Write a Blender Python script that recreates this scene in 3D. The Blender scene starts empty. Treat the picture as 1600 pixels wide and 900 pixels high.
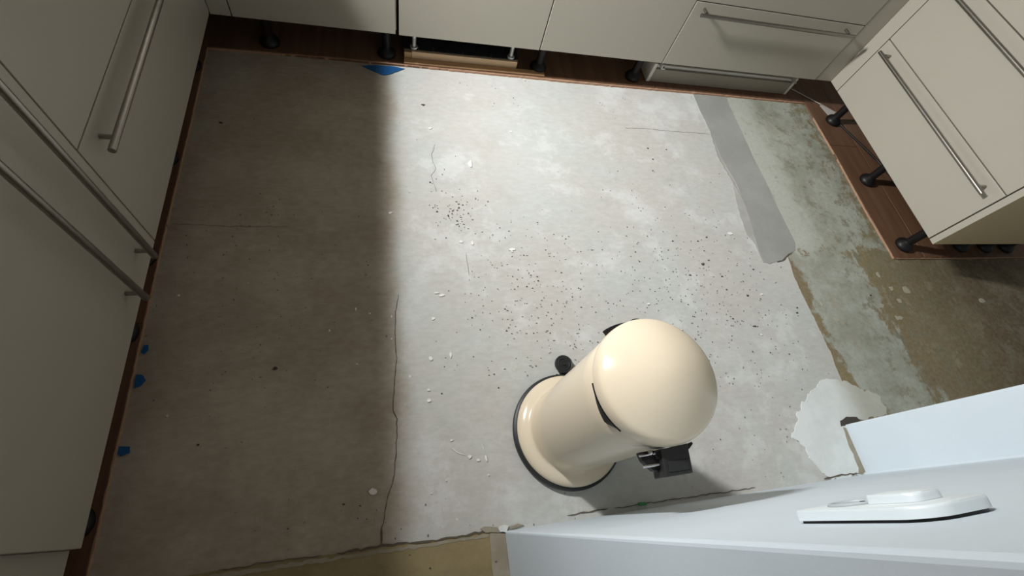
import bpy, bmesh, math, random
from mathutils import Vector, Matrix, noise
from mathutils.geometry import delaunay_2d_cdt
C = bpy.context.scene.collection
SC = bpy.context.scene
PI = math.pi
random.seed(7)

# ---------------------------------------------------------------- camera
cam = bpy.data.objects.new('camera', bpy.data.cameras.new('camera'))
C.objects.link(cam)
cam.data.sensor_width = 36.0
cam.data.lens = 16.0765
cam.data.clip_start = 0.02
right = Vector((0.968330, -0.134461, 0.210372))
down = Vector((-0.025787, -0.891950, -0.451399))
fwd = Vector((0.248337, 0.431679, -0.867169))
M = Matrix((right, -down, -fwd)).transposed().to_4x4()
M.translation = Vector((0, 0, 1.42))
cam.matrix_world = M
SC.camera = cam

# ---------------------------------------------------------------- light
world = bpy.data.worlds.new('world'); SC.world = world
world.use_nodes = True
bg = world.node_tree.nodes['Background']
bg.inputs['Color'].default_value = (1.0, 0.88, 0.74, 1)
bg.inputs['Strength'].default_value = 0.18

# daylight from a narrow window slot high up behind the left cabinets: its bright upper end
# and the long lower part, which the cabinet tops let through only farther into the room
def area(name, loc, aim, sx, sy, energy, color, shape='RECTANGLE', spread=180):
    d = bpy.data.lights.new(name, 'AREA'); d.shape = shape; d.size = sx; d.size_y = sy
    d.energy = energy; d.color = color; d.spread = math.radians(spread)
    o = bpy.data.objects.new(name, d); C.objects.link(o); o.location = loc
    o.rotation_euler = (Vector(aim) - Vector(loc)).to_track_quat('-Z', 'Y').to_euler()
    return o
area('window_light_top', (-0.835, 1.42, 1.82), (0.3, 1.60, 0), .16, .022, 26, (.98, .995, 1.0), 'RECTANGLE', 140)
area('window_light', (-0.888, 1.42, 1.66), (0.4, 1.60, 0), .16, .24, 62, (.98, .995, 1.0), 'RECTANGLE', 140)

SC.view_settings.view_transform = 'Standard'
SC.view_settings.look = 'None'
SC.view_settings.gamma = 1.0
SC.view_settings.use_curve_mapping = False
SC.view_settings.exposure = 0.0

# ---------------------------------------------------------------- materials
def mat(name, rough=0.5, metal=0.0, col=(.5, .5, .5), spec=0.5):
    m = bpy.data.materials.new(name); m.use_nodes = True
    b = m.node_tree.nodes['Principled BSDF']
    b.inputs['Roughness'].default_value = rough
    b.inputs['Metallic'].default_value = metal
    b.inputs['Base Color'].default_value = (*col, 1)
    b.inputs['Specular IOR Level'].default_value = spec
    return m, m.node_tree, b
class G:
    """small helper for node graphs"""
    def __init__(s, nt): s.nt = nt; s.geo = None
    def n(s, t, **k):
        x = s.nt.nodes.new(t)
        for a, v in k.items(): setattr(x, a, v)
        return x
    def l(s, a, b): s.nt.links.new(a, b)
    def pos(s):
        if not s.geo: s.geo = s.n('ShaderNodeNewGeometry')
        return s.geo.outputs['Position']
    def sep(s):
        x = s.n('ShaderNodeSeparateXYZ'); s.l(s.pos(), x.inputs[0]); return x.outputs
    def noise(s, scale, detail=4, rough=.55, stretch=(1, 1, 1), off=(0, 0, 0), dist=0.0):
        m = s.n('ShaderNodeMapping'); s.l(s.pos(), m.inputs[0])
        m.inputs['Scale'].default_value = stretch; m.inputs['Location'].default_value = off
        x = s.n('ShaderNodeTexNoise'); s.l(m.outputs[0], x.inputs['Vector'])
        x.inputs['Scale'].default_value = scale; x.inputs['Detail'].default_value = detail
        x.inputs['Roughness'].default_value = rough; x.inputs['Distortion'].default_value = dist
        return x.outputs['Fac']
    def vor(s, scale, off=(0, 0, 0), stretch=(1, 1, 1)):
        m = s.n('ShaderNodeMapping'); s.l(s.pos(), m.inputs[0]); m.inputs['Location'].default_value = off
        m.inputs['Scale'].default_value = stretch
        x = s.n('ShaderNodeTexVoronoi'); s.l(m.outputs[0], x.inputs['Vector'])
        x.inputs['Scale'].default_value = scale
        return x.outputs
    def ramp(s, f, a, b, va=0.0, vb=1.0):
        x = s.n('ShaderNodeMapRange'); x.interpolation_type = 'SMOOTHSTEP'
        s.l(f, x.inputs['Value'])
        for k, v in (('From Min', a), ('From Max', b), ('To Min', va), ('To Max', vb)): x.inputs[k].default_value = v
        return x.outputs['Result']
    def math(s, op, a, b=None):
        x = s.n('ShaderNodeMath', operation=op)
        for i, v in enumerate((a, b)):
            if v is None: continue
            if isinstance(v, (int, float)): x.inputs[i].default_value = v
            else: s.l(v, x.inputs[i])
        return x.outputs[0]
    def mix(s, f, a, b, blend='MIX'):
        x = s.n('ShaderNodeMix', data_type='RGBA', blend_type=blend)
        if isinstance(f, (int, float)): x.inputs[0].default_value = f
        else: s.l(f, x.inputs[0])
        for i, v in ((6, a), (7, b)):
            if isinstance(v, tuple): x.inputs[i].default_value = (*v, 1)
            else: s.l(v, x.inputs[i])
        return x.outputs[2]
    def bump(s, f, bsdf, strength=.3, dist=.002):
        x = s.n('ShaderNodeBump'); s.l(f, x.inputs['Height'])
        x.inputs['Strength'].default_value = strength; x.inputs['Distance'].default_value = dist
        s.l(x.outputs[0], bsdf.inputs['Normal'])

def plain(name, col, rough=.5, metal=0.0, var=.06, scale=30, bump=0.0, spec=0.5):
    m, nt, b = mat(name, rough, metal, col, spec); g = G(nt)
    f = g.noise(scale, 4)
    c = g.mix(f, tuple(x * (1 - var) for x in col), tuple(min(1, x * (1 + var)) for x in col))
    g.l(c, b.inputs['Base Color'])
    if bump: g.bump(f, b, bump, .001)
    return m

def concrete():
    m, nt, b = mat('concrete', .55, spec=.35); g = G(nt)
    big = g.noise(2.2, 5, .6); mid = g.noise(6, 6, .62, off=(3, 1, 0)); fine = g.noise(55, 5, .7, stretch=(.5, 1, 1))
    c = g.mix(g.ramp(big, .40, .62), (.465, .445, .41), (.455, .47, .44))
    skim = g.ramp(g.noise(3.1, 7, .66, off=(7.3, 2, 0)), .52, .66)
    c = g.mix(g.math('MULTIPLY', skim, .75), c, (.58, .59, .565))
    c = g.mix(g.math('MULTIPLY', g.ramp(mid, .55, .7), .35), c, (.37, .35, .315))
    c = g.mix(.14, c, g.mix(g.ramp(fine, .3, .7), (.28, .265, .24), (.66, .655, .63)))
    scr = g.ramp(g.noise(38, 5, .75, stretch=(.12, 1, 1), off=(4, 4, 0)), .60, .72)
    c = g.mix(g.math('MULTIPLY', scr, .18), c, (.33, .31, .28))
    wash = g.ramp(g.noise(4.4, 8, .72, off=(1.3, 6.2, 0)), .54, .63)
    c = g.mix(g.math('MULTIPLY', wash, .38), c, (.63, .64, .62))
    lit_skim = g.ramp(g.math('ADD', g.vor(.9, off=(.02, .30, 0), stretch=(1, 1, 0))['Distance'], g.math('MULTIPLY', g.noise(3, 6, .65, off=(3, 8, 0)), .35)), .50, .80, 1, 0)  # pale skim zone, also painting extra brightness into the lit floor
    c = g.mix(g.math('MULTIPLY', lit_skim, .30), c, (.66, .675, .65))
    # browner pour left of the joint, with the dim side's shade painted in
    sx, sy, sz = g.sep()
    edge = g.math('ADD', sx, g.math('MULTIPLY', g.math('SUBTRACT', g.noise(4, 5, .6, off=(1, 9, 0)), .5), .14))
    left = g.ramp(edge, -.035, .05, 1, 0)
    brown = g.mix(g.ramp(g.noise(3.5, 6, .62, off=(2, 5, 0)), .38, .66), (.26, .203, .14), (.36, .31, .235))
    brown = g.mix(.18, brown, g.mix(g.ramp(fine, .3, .7), (.2, .16, .12), (.55, .5, .43)))
    c = g.mix(g.math('MULTIPLY', left, .85), c, brown)
    # small dark blow holes, denser in patches
    v = g.vor(62, off=(.3, .8, 0), stretch=(1, .75, 1))
    dens = g.ramp(g.noise(2.6, 3, .5, off=(5, 3, 0)), .42, .62, 0, .2)
    hole = g.math('LESS_THAN', v['Distance'], g.math('MULTIPLY', dens, g.ramp(g.noise(17, 2, .5), .46, .66)))
    c = g.mix(g.math('MULTIPLY', hole, .8), c, (.10, .085, .07))
    v2 = g.vor(26, off=(4.3, .8, 0))
    fl = g.math('LESS_THAN', v2['Distance'], g.ramp(g.noise(9, 2, .5, off=(8, 8, 0)), .60, .76, 0, .16))
    c = g.mix(g.math('MULTIPLY', fl, .6), c, (.72, .71, .68))
    g.l(c, b.inputs['Base Color'])
    g.l(g.ramp(mid, .3, .7, .48, .66), b.inputs['Roughness'])
    g.bump(g.math('SUBTRACT', g.math('ADD', fine, big), hole), b, .22, .0015)
    return m

def screed():
    """old levelling coat: olive brown adhesive with pale grey skim worn through in streaks"""
    m, nt, b = mat('old_screed', .6, spec=.3); g = G(nt)
    sx, sy, sz = g.sep()
    n1 = g.noise(6, 9, .72, stretch=(1, .6, 1), dist=.25)
    n2 = g.noise(2.0, 4, .55, off=(3, 3, 0)); fine = g.noise(60, 4, .7)
    flake = g.noise(19, 7, .70, stretch=(1, .7, 1), off=(5, 2, 0))
    olive = g.mix(g.ramp(n2, .35, .65), (.215, .175, .085), (.185, .14, .075))
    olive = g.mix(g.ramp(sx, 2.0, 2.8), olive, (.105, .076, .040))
    olive = g.mix(g.math('MULTIPLY', g.ramp(g.noise(4.5, 7, .68, off=(2, 7, 0)), .48, .66), .5), olive, (.235, .205, .14))
    grey = g.mix(g.ramp(g.noise(5, 6, .66, off=(9, 1, 0)), .4, .62), (.27, .285, .23), (.37, .385, .335))
    # skim: a pale clean band along the trench, a streak of it running on towards the near wall
    wob = g.math('MULTIPLY', g.math('SUBTRACT', n1, .5), .42)
    xx = g.math('ADD', sx, wob)
    north = g.ramp(g.math('ADD', sy, wob), .80, .90)
    streak = g.math('SUBTRACT', 1.0, g.math('MULTIPLY', g.math('ABSOLUTE', g.math('SUBTRACT', xx, g.math('ADD', 1.88, g.math('MULTIPLY', g.math('SUBTRACT', .5, sy), .12)))), 4.2))
    streak = g.math('MULTIPLY', g.ramp(streak, .05, .5), g.math('SUBTRACT', 1.0, north))
    nskim = g.math('MULTIPLY', north, g.ramp(xx, 2.02, 2.34, 1.0, .35))
    amt = g.math('MAXIMUM', streak, nskim)
    f = g.ramp(g.math('ADD', amt, g.math('MULTIPLY', g.math('SUBTRACT', flake, .5), 3.0)), .30, .75)
    f = g.math('MULTIPLY', f, g.ramp(amt, .02, .2))
    pale = g.math('MULTIPLY', north, g.ramp(xx, 1.80, 1.98, 1, 0))
    grey = g.mix(g.math('MULTIPLY', pale, .8), grey, (.47, .48, .43))
    c = g.mix(f, olive, grey)
    lump = g.ramp(g.noise(12, 6, .66, stretch=(1, .6, 1), off=(8, 4, 0)), .57, .65)
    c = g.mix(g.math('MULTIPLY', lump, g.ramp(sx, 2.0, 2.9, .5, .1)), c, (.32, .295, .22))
    dirt = g.ramp(g.noise(13, 8, .74, off=(2.5, 7, 0)), .52, .60)
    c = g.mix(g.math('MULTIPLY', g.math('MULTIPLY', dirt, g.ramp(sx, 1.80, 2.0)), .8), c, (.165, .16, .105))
    c = g.mix(.13, c, g.mix(g.ramp(fine, .3, .7), (.12, .1, .06), (.5, .48, .42)))
    g.l(c, b.inputs['Base Color'])
    g.bump(g.math('ADD', n1, fine), b, .2, .0015)
    return m

def adhesive():
    m, nt, b = mat('adjoining_floor', .6, spec=.3); g = G(nt)
    n1 = g.noise(6, 6, .65, stretch=(.5, 1, 1)); fine = g.noise(70, 4, .7)
    c = g.mix(g.ramp(n1, .35, .65), (.19, .145, .06), (.27, .21, .10))
    c = g.mix(g.math('MULTIPLY', g.ramp(g.noise(14, 5, .6, off=(2, 4, 0)), .58, .68), .5), c, (.20, .16, .11))
    c = g.mix(.12, c, g.mix(fine, (.1, .08, .05), (.6, .55, .42)))
    g.l(c, b.inputs['Base Color']); g.bump(fine, b, .2, .0015)
    return m

def speckle(name, c1, c2, scale, rough, fine_amt=.12):
    m, nt, b = mat(name, rough, spec=.35); g = G(nt)
    n1 = g.noise(scale, 6, .62); fine = g.noise(80, 4, .7)
    c = g.mix(g.ramp(n1, .35, .65), c1, c2)
    c = g.mix(fine_amt, c, g.mix(fine, tuple(x * .4 for x in c1), tuple(min(1, x * 1.6) for x in c2)))
    g.l(c, b.inputs['Base Color']); g.bump(g.math('ADD', n1, fine), b, .15, .0012)
    return m

def filler_mat():
    m, nt, b = mat('white_filler', .6, spec=.35); g = G(nt)
    sx, sy, sz = g.sep(); n1 = g.noise(9, 7, .66); fine = g.noise(80, 4, .7)
    c = g.mix(g.ramp(n1, .35, .65), (.60, .63, .61), (.68, .71, .69))
    e = g.math('ADD', sx, g.math('MULTIPLY', g.math('SUBTRACT', n1, .5), .18))
    c = g.mix(g.ramp(e, 1.60, 1.70), c, g.mix(g.ramp(n1, .35, .65), (.40, .405, .345), (.47, .47, .41)))
    c = g.mix(.06, c, g.mix(fine, (.25, .25, .24), (.95, .95, .93)))
    g.l(c, b.inputs['Base Color']); g.bump(g.math('ADD', n1, fine), b, .15, .0012)
    return m

def wood(name, c1, c2, axis='Y', rough=.45):
    m, nt, b = mat(name, rough); g = G(nt)
    st = (14, .7, 14) if axis == 'Y' else (.7, 14, 14)
    n1 = g.noise(3, 6, .6, stretch=st, dist=.3); n2 = g.noise(2, 3, .5)
    c = g.mix(g.ramp(n1, .3, .7), c1, c2)
    c = g.mix(g.math('MULTIPLY', n2, .3), c, tuple(x * .6 for x in c1))
    g.l(c, b.inputs['Base Color']); g.bump(n1, b, .1, .001)
    return m

def steel():
    m, nt, b = mat('brushed_steel', .34, 1.0, (.50, .48, .44)); g = G(nt)
    f = g.noise(40, 3, .6, stretch=(1, 1, 1))
    g.l(g.mix(f, (.26, .245, .22), (.34, .32, .29)), b.inputs['Base Color'])
    return m

MT = dict(
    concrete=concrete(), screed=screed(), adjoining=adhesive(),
    mortar=speckle('trench_mortar', (.275, .275, .255), (.325, .325, .305), 4, .62),
    fringe=speckle('trench_fringe', (.33, .325, .30), (.40, .39, .365), 7, .62),
    filler=filler_mat(),
    greymortar=speckle('grey_mortar', (.24, .21, .15), (.31, .28, .215), 12, .65),
    crack=plain('crack_dark', (.10, .08, .055), .9),
    crackfine=plain('crack_fine', (.21, .19, .16), .9),
    pit=plain('pit_dark', (.055, .048, .04), .9),
    pitsoft=plain('pit_soft', (.12, .11, .095), .9),
    dull=plain('dull_flake', (.36, .335, .26), .7),
    fleck=plain('paint_fleck', (.70, .69, .65), .6),
    wall=speckle('wall_paint', (.565, .63, .68), (.585, .65, .70), 4, .62, .03),
    wallfar=plain('wall_paint_far', (.62, .60, .55), .7),
    lacquer=plain('cream_lacquer', (.36, .334, .276), .36, var=.015, scale=3),
    carcass=plain('carcass_melamine', (.55, .52, .45), .5, var=.03),
    endface=plain('bare_board', (.52, .41, .235), .55, var=.05, scale=8),
    steel=steel(),
    black=plain('black_plastic', (.008, .007, .007), .45, spec=.3),
    sheet=plain('black_sheet', (.03, .03, .032), .5),
    rubber=plain('black_rubber', (.017, .018, .017), .45, spec=.4),
    cream=plain('cream_enamel', (.675, .58, .44), .19, var=.01, scale=4, spec=.3),
    laminate=wood('brown_laminate', (.125, .062, .034), (.18, .096, .055)),
    cutedge=plain('laminate_cut_edge', (.36, .215, .135), .7, var=.25, scale=60),
    pine=wood('pine', (.80, .55, .33), (.88, .65, .42), 'X', .6),
    pine2=wood('pine_dark', (.58, .34, .17), (.70, .46, .25), 'X', .6),
    tray=plain('tray_grey', (.29, .26, .21), .5),
    traywhite=plain('tray_white', (.70, .67, .60), .4),
    zinc=plain('zinc', (.62, .62, .60), .35, 0.6),
    chrome=plain('chrome', (.55, .55, .55), .2, 1.0),
    blue=plain('blue_tape', (.012, .095, .26), .5),
    green=plain('green_tape', (.03, .24, .085), .5),
    paper=plain('paper_tag', (.5, .46, .42), .7),
    switch=plain('switch_white', (.74, .80, .83), .35, var=.01),
    socket=plain('socket_grey', (.42, .46, .48), .4, var=.01),
)

# ---------------------------------------------------------------- helpers
def link(name, me, m=None, parent=None):
    o = bpy.data.objects.new(name, me); C.objects.link(o)
    if m: me.materials.append(MT[m] if isinstance(m, str) else m)
    if parent: o.parent = parent
    return o
def from_bm(name, bm, m, parent=None, smooth=False, recalc=True):
    me = bpy.data.meshes.new(name)
    if recalc: bmesh.ops.recalc_face_normals(bm, faces=bm.faces)
    bm.to_mesh(me); bm.free()
    if smooth:
        me.polygons.foreach_set('use_smooth', [True] * len(me.polygons))
        try: me.set_sharp_from_angle(angle=math.radians(38))
        except Exception: pass
    return link(name, me, m, parent)
def thing(name, label, cat, loc=(0, 0, 0), group=None):
    o = bpy.data.objects.new(name, None); C.objects.link(o); o.location = loc
    o.empty_display_size = .05
    return tag(o, label, cat, group)
def tag(o, label, cat, group=None):
    o['label'] = label; o['category'] = cat
    if group: o['group'] = group
    return o
def struct(o): o['kind'] = 'structure'; return o

def add_box(bm, x0, x1, y0, y1, z0, z1, bevel=0.0, o=(0, 0, 0)):
    vs = [bm.verts.new((x - o[0], y - o[1], z - o[2])) for x in (x0, x1) for y in (y0, y1) for z in (z0, z1)]
    fs = [bm.faces.new([vs[i] for i in f]) for f in ((0, 1, 3, 2), (4, 6, 7, 5), (0, 4, 5, 1), (2, 3, 7, 6), (0, 2, 6, 4), (1, 5, 7, 3))]
    if bevel:
        es = list({e for f in fs for e in f.edges})
        bmesh.ops.bevel(bm, geom=es, offset=bevel, segments=2, affect='EDGES', profile=.5)
def box(name, x0, x1, y0, y1, z0, z1, m, parent=None, bevel=0.0):
    bm = bmesh.new(); o = parent.location if parent else (0, 0, 0)
    if parent and parent.parent: o = Vector(o) + parent.parent.location
    add_box(bm, x0, x1, y0, y1, z0, z1, bevel, o)
    return from_bm(name, bm, m, parent)
def add_tube(bm, a, b, r, seg=14, r2=None):
    a, b = Vector(a), Vector(b); d = b - a; L = d.length
    q = d.to_track_quat('Z', 'Y').to_matrix().to_4x4(); q.translation = (a + b) / 2
    bmesh.ops.create_cone(bm, cap_ends=True, segments=seg, radius1=r, radius2=r if r2 is None else r2, depth=L, matrix=q)
def off(parent):
    o = Vector((0, 0, 0))
    while parent: o += parent.location; parent = parent.parent
    return o
def tube(name, a, b, r, m, parent=None, seg=14, r2=None):
    bm = bmesh.new(); o = off(parent)
    add_tube(bm, Vector(a) - o, Vector(b) - o, r, seg, r2)
    return from_bm(name, bm, m, parent, True)
def add_lathe(bm, prof, seg=64, c=(0, 0, 0), a0=0.0, a1=2 * PI):
    full = abs(a1 - a0 - 2 * PI) < 1e-6
    n = seg if full else seg + 1
    rings = []
    for r, z in prof:
        if r < 1e-6: rings.append([bm.verts.new((c[0], c[1], c[2] + z))] * n); continue
        rings.append([bm.verts.new((c[0] + r * math.cos(a0 + (a1 - a0) * i / seg), c[1] + r * math.sin(a0 + (a1 - a0) * i / seg), c[2] + z)) for i in range(n)])
    for A, B in zip(rings, rings[1:]):
        for i in range(seg):
            j = (i + 1) % n
            q = [A[i], A[j], B[j], B[i]]
            u = []
            for v in q:
                if v not in u: u.append(v)
            if len(u) > 2: bm.faces.new(u)
    return rings
def rough_poly(pts, step=.02, amp=.003, seed=0, closed=True):
    out = []; n = len(pts)
    for i in range(n if closed else n - 1):
        a = Vector((*pts[i], 0)); b = Vector((*pts[(i + 1) % n], 0)); k = max(1, int((b - a).length / step))
        for j in range(k):
            p = a.lerp(b, j / k)
            w = noise.noise_vector(Vector((p.x * 60, p.y * 60, seed * 7.1))) + .6 * noise.noise_vector(Vector((p.x * 170, p.y * 170, seed * 3.3)))
            out.append((p.x + w.x * amp, p.y + w.y * amp))
    if not closed: out.append(pts[-1])
    return out
def slab_bm(bm, pts, z0, z1):
    """flat slab over an outline; the outline may wobble, so its top is a constrained triangulation"""
    n = len(pts)
    vo, eo, fo, _, _, _ = delaunay_2d_cdt([Vector(p) for p in pts], [(i, (i + 1) % n) for i in range(n)], [list(range(n))], 1, 1e-6)
    tv = [bm.verts.new((v.x, v.y, z1)) for v in vo]
    for f in fo:
        g = bm.faces.new([tv[i] for i in f])
        g.normal_update()
        if g.normal.z < 0: g.normal_flip()
    top = [bm.verts.new((x, y, z1)) for x, y in pts]
    bot = [bm.verts.new((x, y, z0)) for x, y in pts]
    area = sum(pts[i][0] * pts[(i + 1) % n][1] - pts[(i + 1) % n][0] * pts[i][1] for i in range(n))
    for i in range(n):
        q = [top[i], bot[i], bot[(i + 1) % n], top[(i + 1) % n]]
        bm.faces.new(q if area > 0 else q[::-1])
def slab(name, pts, z0, z1, m, parent=None):
    bm = bmesh.new(); slab_bm(bm, pts, z0, z1)
    return from_bm(name, bm, m, parent, recalc=False)
def ribbon(name, pts, w, z0, z1, m, parent=None, seed=1, amp=.004, bm=None):
    p = rough_poly(pts, .012, amp, seed, False); L = []; R = []
    for i, q in enumerate(p):
        a = p[max(0, i - 1)]; b = p[min(len(p) - 1, i + 1)]
        d = Vector((b[0] - a[0], b[1] - a[1])); d = d.normalized() if d.length else Vector((1, 0))
        h = w * (.45 + 1.1 * abs(noise.noise(Vector((q[0] * 45, q[1] * 45, seed * 5.3))))) * .5
        if i in (0, len(p) - 1): h *= .3
        L.append((q[0] - d.y * h, q[1] + d.x * h)); R.append((q[0] + d.y * h, q[1] - d.x * h))
    bm = bmesh.new()
    lv = [bm.verts.new((*q, z1)) for q in L]; rv = [bm.verts.new((*q, z1)) for q in R]
    for i in range(len(p) - 1): bm.faces.new([lv[i], lv[i + 1], rv[i + 1], rv[i]])
    r = bmesh.ops.extrude_face_region(bm, geom=list(bm.faces))
    bmesh.ops.translate(bm, verts=[v for v in r['geom'] if isinstance(v, bmesh.types.BMVert)], vec=(0, 0, z0 - z1))
    return from_bm(name, bm, m, parent)

# ---------------------------------------------------------------- surveyed floor outlines (metres)
TRENCH = [(1.537, 1.818), (1.54, 1.662), (1.546, 1.557), (1.529, 1.385), (1.535, 1.326), (1.546, 1.23), (1.526, 1.129), (1.51, 1.046), (1.504, 0.937), (1.527, 0.887), (1.521, 0.829), (1.527, 0.797), (1.557, 0.79), (1.594, 0.799), (1.63, 0.805), (1.668, 0.828), (1.722, 0.853), (1.742, 0.893), (1.742, 0.945), (1.74, 1.015), (1.738, 1.087), (1.74, 1.21), (1.734, 1.389), (1.738, 1.581), (1.736, 1.74), (1.745, 1.818)]
TRENCH_IN = [(1.537, 1.818), (1.54, 1.662), (1.546, 1.557), (1.544, 1.386), (1.553, 1.319), (1.568, 1.23), (1.562, 1.13), (1.553, 1.012), (1.536, 0.894), (1.528, 0.829), (1.533, 0.797)]
OLIVE_EDGE = [(1.663, 0.789), (1.655, 0.717), (1.656, 0.626), (1.659, 0.567), (1.663, 0.476), (1.665, 0.373), (1.654, 0.296), (1.658, 0.258)]
FILLER = [(1.585, 0.283), (1.642, 0.274), (1.685, 0.256), (1.728, 0.232), (1.798, 0.206), (1.796, 0.148), (1.794, 0.124), (1.648, 0.123), (1.575, -0.059), (1.496, -0.062), (1.429, -0.058), (1.38, -0.005), (1.367, 0.022), (1.372, 0.053), (1.34, 0.089), (1.342, 0.111), (1.382, 0.14), (1.393, 0.173), (1.437, 0.199), (1.457, 0.221), (1.471, 0.236), (1.527, 0.258)]
CRACK1 = [(0.058, 0.965), (0.033, 0.896), (0.016, 0.844), (0.008, 0.768), (0.012, 0.694), (-0.002, 0.625), (-0.003, 0.557), (-0.001, 0.471), (-0.009, 0.39), (-0.014, 0.313), (-0.004, 0.284), (-0.005, 0.247), (-0.01, 0.176), (-0.019, 0.109), (-0.033, 0.079), (-0.04, 0.055), (-0.039, 0.039), (-0.044, 0.017), (-0.052, 0.003), (-0.051, -0.04)]
CRACK2 = [(1.075, 1.535), (1.187, 1.54), (1.314, 1.534), (1.432, 1.535), (1.533, 1.53)]
CRACK3 = [(0.254, 0.855), (0.255, 0.815), (0.257, 0.762)]
CRACK4 = [(0.175, 1.373), (0.156, 1.31), (0.168, 1.248), (0.15, 1.206), (0.165, 1.128)]
CRACK5 = [(-0.69, 0.971), (-0.617, 0.969), (-0.541, 0.962), (-0.347, 0.964)]
THRESH = [(-0.433, -0.038), (-0.291, -0.036), (-0.202, -0.039), (-0.125, -0.042), (-0.051, -0.041), (0.011, -0.041), (0.037, -0.047), (0.105, -0.047), (0.158, -0.045), (0.211, -0.047), (0.283, -0.051)]
CHIP1 = [(0.212, -0.037), (0.23, -0.032), (0.257, -0.037), (0.276, -0.046), (0.264, -0.053), (0.225, -0.047)]
CHIP2 = [(0.262, -0.041), (0.279, -0.036), (0.29, -0.04), (0.283, -0.054), (0.266, -0.053)]
CHIP3 = [(0.293, -0.042), (0.318, -0.038), (0.336, -0.044), (0.324, -0.048), (0.296, -0.051)]
HOLE = [(1.561, 0.113), (1.577, 0.126), (1.61, 0.132), (1.65, 0.133), (1.645, 0.119)]
FLECKS = [(0.3106, 1.2722, 0.0178, 0.0297), (0.1593, 1.4562, 0.0154, 0.0092), (0.2394, 0.9015, 0.0128, 0.0128), (0.2816, 0.8959, 0.0129, 0.0155), (0.138, 0.695, 0.0138, 0.0069), (0.1215, 0.6006, 0.011, 0.0088), (0.1052, 0.4618, 0.0124, 0.0145), (0.0938, 0.3637, 0.0098, 0.0079), (0.0919, 0.3302, 0.0116, 0.0097), (0.169, 0.4705, 0.0063, 0.0169), (-0.0718, 0.0948, 0.0198, 0.0165), (0.2013, 0.1544, 0.011, 0.0092), (0.225, 0.1428, 0.0092, 0.0092), (0.2484, 0.1455, 0.0074, 0.0167), (0.2508, 0.0991, 0.0054, 0.0054), (0.0846, 0.0701, 0.0034, 0.0034), (0.1278, 0.0983, 0.0035, 0.0035), (0.5063, 1.4659, 0.0099, 0.0099), (-0.0083, 1.0259, 0.0127, 0.0102), (1.374, 0.4753, 0.0084, 0.0084), (1.4177, 0.9431, 0.0264, 0.0132), (0.9364, 0.2811, 0.0094, 0.0094), (0.429, 0.8674, 0.0263, 0.0105), (2.1198, 0.7223, 0.0175, 0.0245), (2.1512, 0.6532, 0.0206, 0.0206), (2.2326, 0.6444, 0.0313, 0.0453), (2.1604, 0.5927, 0.0237, 0.0203), (2.1037, 0.5122, 0.0326, 0.0196), (1.7324, 0.5933, 0.0094, 0.0156), (1.7689, 0.5188, 0.0245, 0.0214), (1.7011, 0.4027, 0.0058, 0.0087), (0.9281, 0.6239, 0.0134, 0.008), (1.4534, 0.6472, 0.009, 0.009), (0.1547, 0.6847, 0.0207, 0.0092), (0.1526, 0.2069, 0.0112, 0.0056), (-0.1236, 0.6456, 0.0042, 0.0106), (-0.08, 0.6279, 0.0064, 0.0042), (-0.0121, 0.6135, 0.0043, 0.0086), (-0.0136, 0.5358, 0.0062, 0.0041), (-0.2006, 0.5742, 0.006, 0.006), (-0.1176, 0.4604, 0.0058, 0.0039), (-0.6311, 0.7109, 0.0057, 0.0057), (0.4278, 0.8591, 0.0079, 0.0079), (2.654, 0.5748, 0.0331, 0.022)]
PITS = [(1.294, 0.9231, 0.0096), (1.2274, 0.7922, 0.0181), (1.1501, 0.7431, 0.0117), (1.2615, 0.81, 0.0092), (1.2971, 0.734, 0.009), (1.3834, 0.6438, 0.0118), (1.3627, 0.5107, 0.0113), (1.4632, 0.7639, 0.0094), (1.5977, 0.581, 0.0091), (1.5865, 0.5585, 0.009), (1.1073, 0.5631, 0.0054), (1.0971, 0.6147, 0.0055), (1.2741, 0.5474, 0.0084), (1.3539, 0.5111, 0.0084), (1.4384, 0.6275, 0.006), (0.1372, 1.5907, 0.016), (-0.1475, 0.0726, 0.008), (-0.105, 0.0639, 0.0064), (-0.1112, 0.0337, 0.0047), (-0.0884, 0.029, 0.0048), (-0.2817, 0.0331, 0.006), (-0.2426, 0.0425, 0.0046), (0.4287, 0.7114, 0.005), (0.4621, 0.7105, 0.0075), (0.5095, 0.7328, 0.0076), (0.4247, 0.8369, 0.0052), (0.2946, 0.6407, 0.0047), (0.132, 0.3486, 0.0059), (0.3038, 0.3968, 0.0063), (0.313, 0.352, 0.0062), (1.1235, 0.9039, 0.0092), (1.243, 0.9038, 0.0094), (1.257, 0.8564, 0.0062), (0.3022, -0.085, 0.0067), (0.3252, -0.1164, 0.0067), (0.2468, -0.1214, 0.0065), (0.071, -0.1094, 0.0062), (0.0198, -0.0709, 0.0047), (-0.3466, 0.4627, 0.0165), (-0.517, 0.2655, 0.0079), (2.014, 0.6227, 0.0133), (-0.6082, 1.4221, 0.0155), (1.1571, 1.4134, 0.0109), (1.2543, 1.4119, 0.0074), (1.1642, 1.3481, 0.0107), (1.1436, 1.2793, 0.007), (0.1433, 1.1737, 0.0083), (0.2011, 1.0179, 0.008), (0.1616, 1.0348, 0.0106), (0.2453, 1.0543, 0.0108)]

# ---------------------------------------------------------------- setting
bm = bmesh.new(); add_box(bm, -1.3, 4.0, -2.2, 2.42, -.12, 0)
floor = struct(from_bm('floor', bm, 'concrete'))
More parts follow.
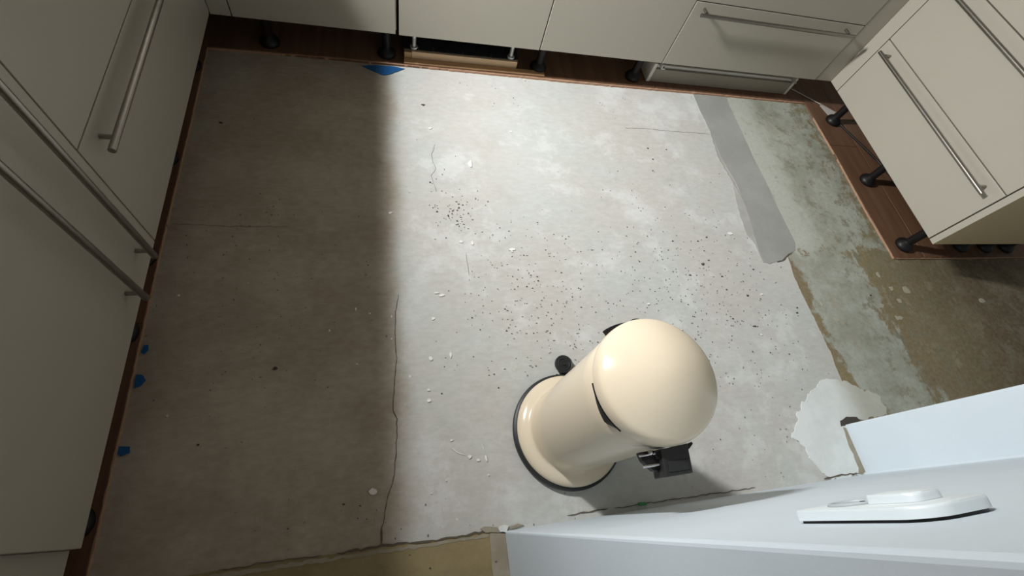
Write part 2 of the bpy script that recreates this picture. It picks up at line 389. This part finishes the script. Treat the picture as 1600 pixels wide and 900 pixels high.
# old grey-green screed east of the poured slab
edge = rough_poly([(1.742, 1.815), (1.736, 1.74), (1.738, 1.581), (1.734, 1.389), (1.74, 1.21), (1.738, 1.087), (1.742, 0.945), (1.722, .853), (1.672, .826)] + OLIVE_EDGE + [(1.66, .10), (1.66, -.06)], .015, .004, 3, False)
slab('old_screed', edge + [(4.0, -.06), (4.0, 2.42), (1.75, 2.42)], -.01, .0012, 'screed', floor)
slab('mortar_strip', rough_poly(TRENCH_IN + [(1.557, .79)] + TRENCH[13:], .02, .003, 4), -.01, .0018, 'mortar', floor)
slab('mortar_fringe', rough_poly(TRENCH[:12] + [(1.555, .798), (1.62, .85), (1.62, 1.70)], .015, .004, 14), -.01, .0014, 'fringe', floor)
slab('plaster_patch', rough_poly(FILLER, .010, .012, 5), -.01, .0028, 'filler', floor)
# floor of the adjoining room behind the broken threshold
slab('adjoining_floor', rough_poly(THRESH, .015, .003, 6, False) + [(.283, -2.2), (-1.3, -2.2), (-1.3, -.036)], -.01, .0010, 'adjoining', floor)
slab('mortar_fillet', rough_poly([(.236, -.050), (.281, -.055), (.281, -.5), (.228, -.5)], .02, .004, 8), -.01, .0022, 'greymortar', floor)
slab('mortar_fillet', rough_poly([(-.45, -.044), (.236, -.052), (.236, -.060), (-.45, -.053)], .012, .005, 9), -.01, .0020, 'greymortar', floor)
ribbon('crack', CRACK1[4:], .0028, .0005, .0016, 'crack', floor, 1)
ribbon('crack', CRACK2, .0018, .0005, .0013, 'crackfine', floor, 2)
ribbon('crack', CRACK3, .0018, .0005, .0013, 'crackfine', floor, 3, .001)
ribbon('crack', CRACK4, .0018, .0005, .0013, 'crackfine', floor, 4)
ribbon('crack', CRACK5, .0018, .0005, .0013, 'crackfine', floor, 5)
ribbon('crack', [(-.433, -.037), (-.30, -.036), (-.20, -.039)], .003, .0005, .0026, 'crack', floor, 6)
ribbon('crack', [(-.16, -.041), (-.051, -.040), (.018, -.041)], .008, .0005, .0026, 'crack', floor, 7)
ribbon('crack', [(.02, -.043), (.105, -.047), (.16, -.046), (.22, -.046), (.283, -.051)], .007, .0005, .0026, 'crack', floor, 8)
ribbon('crack', [(-.049, .004), (-.052, -.038)], .008, .0005, .0020, 'crack', floor, 9, .002)
ribbon('crack', [(1.60, .795), (1.63, .802), (1.668, .828), (1.70, .845)], .007, .0005, .0030, 'crack', floor, 10)
ribbon('crack', [(1.546, 1.557), (1.529, 1.385), (1.535, 1.326), (1.55, 1.235), (1.562, 1.13)], .0018, .0005, .0026, 'crackfine', floor, 11)
ribbon('crack', [(.47, -.037), (.60, -.037)], .004, .0005, .0020, 'crack', floor, 12)
ribbon('crack', [(.62, -.038), (.9, -.041), (1.12, -.043)], .003, .0005, .0020, 'crack', floor, 13)
ribbon('crack', [(1.40, -.052), (1.47, -.047), (1.55, -.052)], .006, .0005, .0040, 'crack', floor, 14)
slab('broken_edge', rough_poly([(1.585, .10), (1.60, .02), (1.585, -.05), (1.545, -.055), (1.56, -.02), (1.555, .04), (1.565, .10)], .01, .006, 15), -.01, .0036, 'greymortar', floor)
slab('broken_hole', rough_poly([(1.558, .108), (1.565, .128), (1.60, .137), (1.645, .135), (1.66, .112)], .008, .003, 16), -.01, .0040, 'pit', floor)
bm = bmesh.new()
for k, P in enumerate((CHIP1, CHIP3)): slab_bm(bm, rough_poly(P, .006, .003, 20 + k), -.002, .005)
struct_chip = from_bm('concrete_chip', bm, 'greymortar', floor, recalc=False)
slab('concrete_chip', rough_poly(CHIP2, .006, .003, 22), -.002, .008, 'filler', floor)
def blobs(name, rows, z, m, grow=1.0):
    bm = bmesh.new()
    for i, r in enumerate(rows):
        x, y, w = r[0], r[1], r[2] * .5 * grow; h = (r[3] if len(r) > 3 else r[2] * .7) * .5 * grow
        n = 11; pts = []
        for k in range(n):
            t = 2 * PI * k / n; q = 1 + .75 * noise.noise(Vector((math.cos(t) * 1.3 + i * 3.7, math.sin(t) * 1.3, i * 1.9)))
            pts.append((x + w * q * math.cos(t), y + h * q * math.sin(t)))
        slab_bm(bm, pts, -.001, z)
    o = from_bm(name, bm, m, floor, recalc=False); o['kind'] = 'stuff'; return o
ribbon('scratch', [(.146, .186), (.166, .172), (.188, .160)], .0035, .0005, .0022, 'fleck', floor, 31, .002)
ribbon('scratch', [(.243, .19), (.246, .165)], .003, .0005, .0022, 'fleck', floor, 32, .002)
blobs('paint_fleck', [f for f in FLECKS if f[0] < 1.7], .0032, 'fleck')
blobs('screed_flake', [f for f in FLECKS if f[0] >= 1.7], .0030, 'dull')
blobs('blow_hole', PITS, .0024, 'pit', .8)
rr = random.Random(3); extra = []
def sz(): return .0016 + .0042 * rr.random() ** 2.6
for k in range(420):
    x = rr.gauss(1.15, .25); y = rr.gauss(.60, .24)
    if x > 1.62 or (x - .515) ** 2 + (y - .2) ** 2 < .05 or y < -.02: continue
    extra.append((x, y, sz(), sz()))
for k in range(260):
    x = rr.gauss(.50, .16); y = rr.gauss(.64, .17)
    if y < .38: continue
    extra.append((x, y, sz() * 1.2, sz() * .8))
for k in range(90): extra.append((rr.gauss(-.37, .12), rr.gauss(.62, .25), sz(), sz() * .7))
for k in range(60): extra.append((rr.gauss(.24, .05), rr.gauss(1.02, .05), sz() * 1.5, sz()))
blobs('blow_hole', extra, .0023, 'pitsoft')

# remains of the brown laminate floor under the cabinets, cut off along the plinth line
def boards(rows, axis, z=.009):
    for x0, x1, y0, y1 in rows:
        bm = bmesh.new(); add_box(bm, x0, x1, y0, y1, .0005, z, .0008)
        from_bm('floorboard', bm, 'laminate', floor)
def cut_edge(pts, z=.0094, w=.004):
    ribbon('cut_edge', pts, w, .0004, z, 'cutedge', floor, int(pts[0][0] * 10) + 40, .0016)
for i in range(3):
    a = -.703 - .19 * i
    boards([(a - .188, a, -.60 + .2 * i, .62 + .15 * i), (a - .188, a, .622 + .15 * i, 1.815)], 'Y')
for i in range(3):
    a = 1.818 + .195 * i
    boards([(-1.27, .10 - .3 * i, a, a + .193), (.102 - .3 * i, 1.32 + .2 * i, a, a + .193), (1.322 + .2 * i, 2.258, a, a + .193)], 'X')
for i in range(5):
    a = 2.260 + .195 * i
    boards([(a, a + .193, .806, 1.5 + .2 * (i % 2)), (a, a + .193, 1.502 + .2 * (i % 2), 2.40)], 'Y')
cut_edge([(-.703, -.6), (-.700, .2), (-.704, .9), (-.701, 1.4), (-.703, 1.817)])
cut_edge([(-.703, 1.817), (-.2, 1.824), (.4, 1.819), (.9, 1.814), (1.6, 1.816), (2.258, 1.813)], w=.010)
cut_edge([(2.258, 1.70), (2.262, 1.4), (2.254, 1.1), (2.259, .805)])
cut_edge([(2.262, .804), (2.6, .801), (3.2, .803)])

# walls
bm = bmesh.new()
prof = [(.281, -.0515), (1.577, -.0575), (1.577, .112), (4.0, .112), (4.0, -.8), (.284, -.8)]
bot = [bm.verts.new((x, y, 0)) for x, y in prof]; top = [bm.verts.new((x, y, 2.5)) for x, y in prof]
bm.faces.new(bot); bm.faces.new(top)
for i in range(6): bm.faces.new([bot[i], bot[(i + 1) % 6], top[(i + 1) % 6], top[i]])
es = [e for e in bm.edges if abs(e.verts[0].co.z - e.verts[1].co.z) > 1 and (e.verts[0].co.x, e.verts[0].co.y) != prof[1]]
bmesh.ops.bevel(bm, geom=es, offset=.006, segments=3, affect='EDGES', profile=.5)
struct(from_bm('wall_front', bm, 'wall'))
struct(box('wall_back', -1.32, 4.0, 2.42, 2.52, 0, 2.5, 'wallfar'))
struct(box('wall_left', -1.42, -1.32, -2.2, 2.42, 0, 2.5, 'wallfar'))
struct(box('wall_right', 4.0, 4.1, -.8, 2.42, 0, 2.5, 'wallfar'))

# ---------------------------------------------------------------- kitchen cabinets
ZB = .172
def front_x(name, X, side, y0, y1, z0, z1, parent, gap=.0023, t=.019, m='lacquer'):
    """front panel on a plane x = X, the room on the side given by side (+1 or -1)"""
    a, b = sorted((X, X - side * t))
    return box(name, a, b, y0 + gap, y1 - gap, z0 + (gap if z0 > ZB + .01 else 0), z1 - gap, m, parent, .0012)
def front_y(name, Y, x0, x1, z0, z1, parent, gap=.0023, t=.019, m='lacquer'):
    return box(name, x0 + gap, x1 - gap, Y, Y + t, z0 + (gap if z0 > ZB + .02 else 0), z1 - gap, m, parent, .0012)
def bar_handle(root, out, a, b, posts, parent, r=.0082, pr=.0058, d=.035):
    """bar from a to b (points on the front's face), carried by posts, standing d off the face along out"""
    bm = bmesh.new(); out = Vector(out); o = off(parent)
    add_tube(bm, Vector(a) + out * d - o, Vector(b) + out * d - o, r, 16)
    h = from_bm('handle', bm, 'steel', parent, True)
    for p in posts:
        bm = bmesh.new(); add_tube(bm, Vector(p) + out * .0008 - o, Vector(p) + out * (d - r * .6) - o, pr, 12)
        q = from_bm('handle_post', bm, 'steel', h, True)
    return h
def leg_bm(h):
    bm = bmesh.new()
    add_lathe(bm, [(0, 0), (.038, 0), (.040, .004), (.040, .012), (.034, .022), (.024, .030), (.019, .036), (.019, h - .03), (.024, h - .012), (.036, h - .006), (.036, h), (0, h)], 20)
    me = bpy.data.meshes.new('leg'); bmesh.ops.recalc_face_normals(bm, faces=bm.faces); bm.to_mesh(me); bm.free()
    me.polygons.foreach_set('use_smooth', [True] * len(me.polygons)); me.materials.append(MT['black'])
    try: me.set_sharp_from_angle(angle=math.radians(38))
    except Exception: pass
    return me
LEG = leg_bm(ZB - .0095 + .004)
def legs(parent, spots, z=.0096):
    for x, y in spots:
        o = bpy.data.objects.new('leg', LEG); C.objects.link(o); o.parent = parent
        o.location = Vector((x, y, z)) - off(parent)
def carcass(x0, x1, y0, y1, z0, z1, parent):
    return box('carcass', x0, x1, y0, y1, z0, z1, 'carcass', parent, .001)

# --- left row, fronts on x = -0.64
XL = -.640; ZT = 1.40
t = thing('drawer_cabinet', 'cream cabinet with a horizontal bar handle in the left row, nearest the back corner', 'cabinet', (-.95, 1.29, 0), 'cream kitchen cabinets of the left row')
carcass(-1.25, XL - .0205, .798, 1.788, ZB + .003, ZT, t)
carcass(-1.25, XL - .0005, 1.7915, 2.41, ZB + .003, ZT, t)
f1 = front_x('drawer_front', XL, 1, .797, 1.790, ZB, .522, t)
bar_handle(f1, (1, 0, 0), (XL, .836, .483), (XL, 1.662, .483), [(XL, .881, .478), (XL, 1.617, .478)], f1)
f2 = front_x('drawer_front', XL, 1, .797, 1.790, .522, .872, t)
f3 = front_x('drawer_front', XL, 1, .797, 1.790, .872, ZT, t)
legs(t, [(-.722 - .025, 1.232), (-.745, .838), (-.745, 1.70), (-1.18, .85), (-1.18, 1.70)])

t = thing('pull_out_cabinet', 'narrow cream pull-out front with a tall vertical bar handle, between two wider left cabinets', 'cabinet', (-.95, .715, 0), 'cream kitchen cabinets of the left row')
carcass(-1.25, XL - .0205, .635, .796, ZB + .003, ZT, t)
f = front_x('door', XL, 1, .633, .797, ZB, ZT, t)
bar_handle(f, (1, 0, 0), (XL, .7155, .224), (XL, .7155, 1.15), [(XL, .7195, .245), (XL, .7195, 1.13)], f)
legs(t, [(-.79, .715), (-1.18, .715)])

t = thing('tall_cabinet', 'wide cream cabinet door with a vertical bar handle, nearest the camera in the left row', 'cabinet', (-.95, .34, 0), 'cream kitchen cabinets of the left row')
carcass(-1.25, XL - .0205, .0475, .631, ZB + .003, ZT, t)
f = front_x('door', XL, 1, .045, .633, ZB, ZT, t)
bar_handle(f, (1, 0, 0), (XL, .597, .218), (XL, .597, 1.15), [(XL, .600, .241), (XL, .600, 1.13)], f)
legs(t, [(-.745, .590), (-.745, .107), (-1.18, .58), (-1.18, .107)])
tag(box('cover_panel', -1.25, -.6595, -.62, .0470, ZB, ZT, 'lacquer', None, .0012), 'cream cover panel set back beside the near left cabinet door, bottom left corner', 'panel')

# --- back row, fronts on y = 1.79
YB = 1.790; ZC = .872
t = thing('base_cabinet', 'cream base cabinet in the back row left of the dishwasher front, on black legs', 'cabinet', (-.26, 2.09, 0), 'cream kitchen cabinets of the back row')
carcass(-.638, .034, YB + .0205, 2.41, ZB + .003, ZC, t)
front_y('filler_panel', YB, -.639, -.565, ZB, ZC, t)
front_y('door', YB - .001, -.565, .0325, ZB, ZC, t)
legs(t, [(-.478, 1.878), (-.008, 1.880), (-.478, 2.34), (-.008, 2.34)])

t = thing('dishwasher', 'cream dishwasher front in the back row above the wooden beam, standing on thin metal feet', 'dishwasher', (.344, 2.09, 0), 'cream kitchen cabinets of the back row')
box('casing', .046, .644, YB + .022, 2.40, ZB + .012, ZC, 'black', t, .002)
front_y('door', YB, .0415, .646, ZB - .003, ZC, t)
for x, y in ((.110, 1.885), (.552, 1.885), (.110, 2.33), (.552, 2.33)):
    bm = bmesh.new(); o = off(t)
    add_lathe(bm, [(0, .052), (.016, .052), (.018, .055), (.016, .060), (.009, .062), (.009, .10), (.0095, .101), (.009, .104), (.0085, .185), (0, .185)], 18, Vector((x, y, 0)) - o)
    from_bm('foot', bm, 'zinc', t, True)

t = thing('base_cabinet', 'cream base cabinet in the back row between dishwasher front and corner drawers', 'cabinet', (.95, 2.09, 0), 'cream kitchen cabinets of the back row')
carcass(.648, 1.251, YB + .0205, 2.41, ZB + .003, ZC, t)
front_y('door', YB - .001, .646, 1.253, ZB, ZC, t)
legs(t, [(.697, 1.885), (1.200, 1.885), (.697, 2.34), (1.200, 2.34)])

t = thing('drawer_cabinet', 'cream drawer cabinet with one bar handle in the back row beside the right corner', 'cabinet', (1.70, 2.09, 0), 'cream kitchen cabinets of the back row')
carcass(1.255, 2.154, YB + .0205, 2.41, ZB + .003, ZC, t)
f = front_y('drawer_front', YB - .002, 1.253, 2.156, ZB, .4695, t)
bar_handle(f, (0, -1, 0), (1.283, YB - .002, .4335), (2.109, YB - .002, .4335), [(1.306, YB - .002, .441), (2.070, YB - .002, .441)], f)
front_y('drawer_front', YB - .002, 1.253, 2.156, .4695, .77, t)
front_y('drawer_front', YB - .002, 1.253, 2.156, .77, ZC, t)

# corner filler: an L of two strips
t = thing('corner_filler', 'cream L-shaped corner filler strip between the back drawers and the right drawers', 'filler', (2.23, 1.78, 0))
box('filler_strip', 2.158, 2.2585, YB, YB + .019, ZB, ZC, 'lacquer', t, .001)
box('filler_strip', 2.259, 2.278, 1.719, 1.79, ZB, ZC, 'lacquer', t, .001)

# --- right row, fronts on x = 2.259
XR = 2.259
t = thing('drawer_cabinet', 'cream drawer cabinet with stacked bar handles on the right, on black legs', 'cabinet', (2.6, 1.26, 0))
carcass(XR + .0205, 3.1, .809, 1.715, ZB + .003, ZC, t)
for z0, z1, zh in ((ZB, .467, .4265), (.467, .7715, .7265), (.7715, ZC, None)):
    f = front_x('drawer_front', XR, -1, .808, 1.717, z0, z1, t)
    if zh:
        bar_handle(f, (-1, 0, 0), (XR, .849, zh), (XR, 1.676, zh), [(XR, .882, zh + .006), (XR, 1.642, zh + .006)], f)
legs(t, [(2.352, .872), (2.365, 1.262), (2.372, 1.680), (2.72, .868), (2.885, .864), (3.03, .862)])
bm = bmesh.new(); add_box(bm, XR, 3.2, .778, .805, ZB, ZC, .0012)
me_o = from_bm('end_panel', bm, 'lacquer')
me_o.data.materials.append(MT['endface'])
for p in me_o.data.polygons:
    if p.normal.y < -.9: p.material_index = 1
tag(me_o, 'end panel closing the right drawers, cream front edge and bare tan side', 'panel')

# ---------------------------------------------------------------- loose things under the cabinets
t = thing('support_beam', 'pale wooden beam laid under the dishwasher front', 'beam', (.34, 1.88, 0))
box('beam', .100, .584, 1.862, 1.905, .0098, .047, 'pine', t, .0015)
box('end_block', .068, .099, 1.862, 1.905, .0098, .042, 'pine2', t, .0015)
tag(box('wooden_batten', .066, .72, 1.829, 1.858, .0098, .0165, 'pine2', None, .001), 'thin darker wooden batten lying along the floor edge before the pale beam', 'batten')
t = thing('base_sheet', 'black ribbed plastic sheet on the beam under the dishwasher feet', 'sheet', (.34, 2.1, .047))
for k in range(8):
    x = .066 + k * .0655
    box('sheet_strip', x, x + .0635, 1.872, 2.38, .0476, .0518, 'sheet', t, .0006)

t = thing('plinth_drawer', 'shallow grey-brown tray with pale rim under the back drawers', 'drawer', (1.70, 1.88, 0))
box('front_board', 1.293, 2.128, 1.868, 1.880, .0105, .082, 'tray', t, .001)
box('side_board', 1.274, 1.2915, 1.866, 2.32, .0105, .112, 'traywhite', t, .001)
box('side_board', 2.1295, 2.146, 1.866, 2.32, .0105, .112, 'traywhite', t, .001)
box('rail', 1.294, 2.127, 1.8815, 1.8935, .082, .0965, 'traywhite', t, .001)
box('base_board', 1.293, 2.128, 1.8815, 2.32, .0105, .018, 'tray', t)
for x in (1.300, 2.098):
    b = box('bracket', x, x + .022, 1.838, 1.8655, .104, .110, 'zinc', t, .001)
    box('bracket_lip', x, x + .004, 1.838, 1.8655, .1105, .128, 'zinc', b)
t = thing('paper_tag', 'pale square tag on a thin strip under the dark corner cabinets', 'tag', (2.36, 1.8, .0098))
bm = bmesh.new(); o = off(t)
pts = [Vector(p) - o for p in ((2.352, 1.800, .010), (2.372, 1.812, .010), (2.437, 1.752, .014), (2.372, 1.712, .012))]
vs = [bm.verts.new(p) for p in pts]; f = bm.faces.new(vs)
r = bmesh.ops.extrude_face_region(bm, geom=[f]); bmesh.ops.translate(bm, verts=[v for v in r['geom'] if isinstance(v, bmesh.types.BMVert)], vec=(0, 0, .0012))
from_bm('card', bm, 'paper', t)
bm = bmesh.new(); add_tube(bm, Vector((2.210, 1.915, .013)) - o, Vector((2.362, 1.808, .013)) - o, .0025, 8); from_bm('strip', bm, 'paper', t, True)
bm = bmesh.new(); add_tube(bm, (2.40, 1.665, .0185), (2.515, 1.405, .0185), .005, 10); add_tube(bm, (2.515, 1.405, .0185), (2.60, 1.06, .0185), .005, 10)
tag(from_bm('waste_hose', bm, 'black', None, True), 'dark hose lying on the brown boards under the right drawers', 'hose')

# scraps of tape on the floor
def tape(pts, z, m, label):
    bm = bmesh.new(); slab_bm(bm, rough_poly(pts, .008, .0015, len(label)), .0022, z)
    tag(from_bm('tape_scrap', bm, m, recalc=False), label, 'tape', 'blue tape scraps at the laminate edge' if m == 'blue' else None)
tape([(-.115, 1.797), (-.075, 1.775), (-.03, 1.751), (.0, 1.757), (.030, 1.778), (.068, 1.803), (.02, 1.811), (-.05, 1.809)], .004, 'blue', 'largest blue tape scrap, on the floor left of the wooden beam')
tape([(-.693, .555), (-.682, .556), (-.679, .540), (-.688, .527), (-.696, .535)], .004, 'blue', 'smallest blue tape scrap at the left floor edge, farthest from the camera of three')
tape([(-.694, .470), (-.680, .468), (-.670, .452), (-.678, .436), (-.694, .432)], .004, 'blue', 'middle blue tape scrap of three along the left floor edge')
tape([(-.697, .280), (-.672, .278), (-.670, .262), (-.688, .255), (-.698, .262)], .004, 'blue', 'nearest blue tape scrap of three along the left floor edge')
tape([(.698, -.034), (.722, -.034), (.724, -.043), (.700, -.043)], .006, 'green', 'small green tape scrap at the foot of the white wall behind the bin')

# ---------------------------------------------------------------- pedal bin
BX, BY = .5146, .199
bin_ = thing('pedal_bin', 'tall cream enamel pedal bin with domed lid and black base ring', 'bin', (BX, BY, 0))
def lathe_part(name, prof, m, seg=96, parent=bin_, **k):
    bm = bmesh.new(); add_lathe(bm, prof, seg, **k); return from_bm(name, bm, m, parent, True)
lathe_part('base_ring', [(.150, .003), (.172, .003), (.1765, .006), (.1775, .014), (.1755, .022), (.170, .0255), (.164, .026), (.150, .026), (.150, .003)], 'rubber')
body_prof = [(.155, .024), (.1655, .0245), (.1675, .028), (.167, .034), (.163, .041), (.155, .047), (.145, .051), (.137, .0535), (.1325, .056), (.1305, .060), (.1298, .070), (.1290, .2), (.1285, .35), (.1288, .50), (.1292, .558), (.127, .562), (.120, .562)]
lathe_part('body', body_prof, 'cream')
dome = [(.120, .5655), (.1300, .5655), (.1318, .5675), (.1322, .574), (.1316, .584), (.1298, .593), (.1270, .6005)]
for k in range(1, 21):
    q = .1270 * (1 - k / 20)
    dome.append((q, .6005 + .052 * (1 - (q / .1270) ** 1.85)))
lathe_part('lid', dome, 'cream')
def lip(a0, a1, peak, depth, out=.0035):
    bm = bmesh.new(); n = 24; A = []; B = []; Cc = []; D = []
    for i in range(n + 1):
        u = i / n; a = math.radians(a0 + (a1 - a0) * u)
        d = depth * (u / peak if u < peak else (1 - u) / (1 - peak)) + .0006
        w = (u / peak if u < peak else (1 - u) / (1 - peak)) * out
        r = .1296
        for L, rr_, z in ((A, r + .0045, .5654), (B, r + w + .0006, .5654 - d), (Cc, r + .0002, .5654 - d), (D, r + .0002, .5654)):
            L.append(bm.verts.new((rr_ * math.cos(a), rr_ * math.sin(a), z)))
    for i in range(n):
        for P, Q in ((A, B), (B, Cc), (Cc, D), (D, A)): bm.faces.new([P[i], P[i + 1], Q[i + 1], Q[i]])
    for e in (0, n): bm.faces.new([A[e], B[e], Cc[e], D[e]])
    return from_bm('gasket_lip', bm, 'black', bin_)
lip(177, 224, .72, .020, .004)
def lug(a0, a1, prof):
    bm = bmesh.new(); n = 16; rows = []
    for i in range(n + 1):
        u = i / n; a = math.radians(a0 + (a1 - a0) * u); ro = prof(u)
        rows.append([bm.verts.new((q * math.cos(a), q * math.sin(a), z)) for q, z in ((.1285, .5545), (ro, .5565), (ro, .5645), (.1285, .5654))])
    for A, B in zip(rows, rows[1:]):
        for k in range(4): bm.faces.new([A[k], A[(k + 1) % 4], B[(k + 1) % 4], B[k]])
    bm.faces.new(rows[0]); bm.faces.new(rows[-1])
    return from_bm('gasket_lug', bm, 'black', bin_)
lug(124, 99, lambda u: .1430 - .0065 * u)
lug(96, 80, lambda u: .1375 + .0055 * math.sin(PI * u))
# pedal: arm out of the base, round ribbed foot pad
pc = Vector((.024, .2085, 0))
bm = bmesh.new(); add_lathe(bm, [(0, .014), (.029, .014), (.031, .018), (.031, .024), (.028, .027), (.0255, .0255), (.023, .0255), (.021, .0275), (.018, .0275), (.016, .0255), (.0135, .0255), (.012, .0275), (.009, .0275), (.0075, .026), (.006, .026), (.005, .030), (0, .031)], 40, pc)
pedal = from_bm('pedal', bm, 'rubber', bin_, True)
bm = bmesh.new(); add_box(bm, pc.x - .011, pc.x + .009, .160, .192, .0095, .0135, .001)
from_bm('pedal_arm', bm, 'black', pedal)
# hinge behind the lid
hinge = thing('hinge', '', '', (0, 0, 0)); hinge.parent = bin_
del hinge['label'], hinge['category']
def hbox(name, pts_top, z0, z1, m, bevel=.002):
    bm = bmesh.new()
    b = [bm.verts.new((x, y, z0)) for x, y in pts_top]; tt = [bm.verts.new((x, y, z1)) for x, y in pts_top]; n = len(b)
    bm.faces.new(b); bm.faces.new(tt)
    for i in range(n): bm.faces.new([b[i], b[(i + 1) % n], tt[(i + 1) % n], tt[i]])
    if bevel: bmesh.ops.bevel(bm, geom=list(bm.edges), offset=bevel, segments=2, affect='EDGES', profile=.5)
    return from_bm(name, bm, m, hinge)
Z1 = .568
hbox('hinge_cover', [(-.022, -.1325), (.0, -.1340), (.040, -.1285), (.034, -.183), (-.026, -.184)], .522, Z1, 'rubber')
hbox('cover_inset', [(-.014, -.157), (.030, -.157), (.027, -.176), (-.017, -.176)], Z1 + .0003, Z1 + .0022, 'rubber', .0006)
hbox('hinge_bracket', [(-.060, -.133), (-.027, -.1325), (-.027, -.172), (-.038, -.170), (-.056, -.150)], .535, .552, 'black')
hbox('hinge_bracket', [(.0425, -.130), (.058, -.126), (.060, -.130), (.0435, -.142)], .548, .556, 'black', .001)
def hrod(a, b, r):
    bm = bmesh.new(); add_tube(bm, a, b, r, 12); from_bm('hinge_pin', bm, 'chrome', hinge, True)
hrod((-.064, -.1405, .556), (-.030, -.1400, .556), .0022)
hrod((-.062, -.160, .556), (-.028, -.160, .557), .0030)
bm = bmesh.new(); bmesh.ops.create_uvsphere(bm, u_segments=14, v_segments=8, radius=.0055, matrix=Matrix.Translation((-.040, -.1375, .558)))
from_bm('hinge_pin', bm, 'chrome', hinge, True)

# ---------------------------------------------------------------- light switch and socket on the white wall
yw = -.0522
t = thing('wall_switch', 'white switch and socket frame on the white wall, bottom right', 'switch', (.427, yw, 1.04))
x0, x1, z0, z1 = .387, .469, .975, 1.110
bm = bmesh.new(); o = off(t); bm.free()
def plate(name, x0, x1, y0, y1, z0, z1, rt, rb, bev, m):
    """upright plate facing +y whose two upper corners are rounded with rt, the lower ones with rb"""
    bm = bmesh.new(); P = []
    for cx, cz, a, rad in ((x1 - rt, z1 - rt, 0, rt), (x0 + rt, z1 - rt, 90, rt), (x0 + rb, z0 + rb, 180, rb), (x1 - rb, z0 + rb, 270, rb)):
        for k in range(7):
            t_ = math.radians(a + 15 * k); P.append((cx + rad * math.cos(t_), cz + rad * math.sin(t_)))
    A = [bm.verts.new((x - o.x, y0 - o.y, z - o.z)) for x, z in P]; B = [bm.verts.new((x - o.x, y1 - o.y, z - o.z)) for x, z in P]
    bm.faces.new(A); f = bm.faces.new(B); n = len(P)
    for k in range(n): bm.faces.new([A[k], A[(k + 1) % n], B[(k + 1) % n], B[k]])
    bmesh.ops.bevel(bm, geom=list(f.edges), offset=bev, segments=3, affect='EDGES', profile=.5)
    return from_bm(name, bm, m, t, True)
plate('gap_shade', x0 + .002, x1 - .002, yw - .0002, yw + .0030, z0 + .002, z1 - .002, .026, .004, .0002, 'black')  # black plate standing in for the shadow gap between frame and wall
plate('frame', x0, x1, yw + .0028, -.040, z0, z1, .026, .004, .0028, 'switch')
rk = plate('rocker', .414, .450, -.0398, -.0325, 1.035, 1.082, .010, .004, .003, 'switch')
def ring_y(name, cx, cz, prof, m):
    bm = bmesh.new(); add_lathe(bm, prof, 32)
    bmesh.ops.rotate(bm, verts=bm.verts, cent=(0, 0, 0), matrix=Matrix.Rotation(-PI / 2, 3, 'X'))
    bmesh.ops.translate(bm, verts=bm.verts, vec=Vector((cx, -.0398, cz)) - o)
    return from_bm(name, bm, m, t, True)
ring_y('socket_well', .428, 1.010, [(0, .0004), (.0195, .0004), (.0205, .0020), (.0225, .0022), (.0235, .0010), (.0235, 0), (0, 0)], 'socket')
for x in (.4185, .4375): tube('socket_hole', (x, -.0392, 1.010), (x, -.0388, 1.010), .0024, 'black', t, 10)
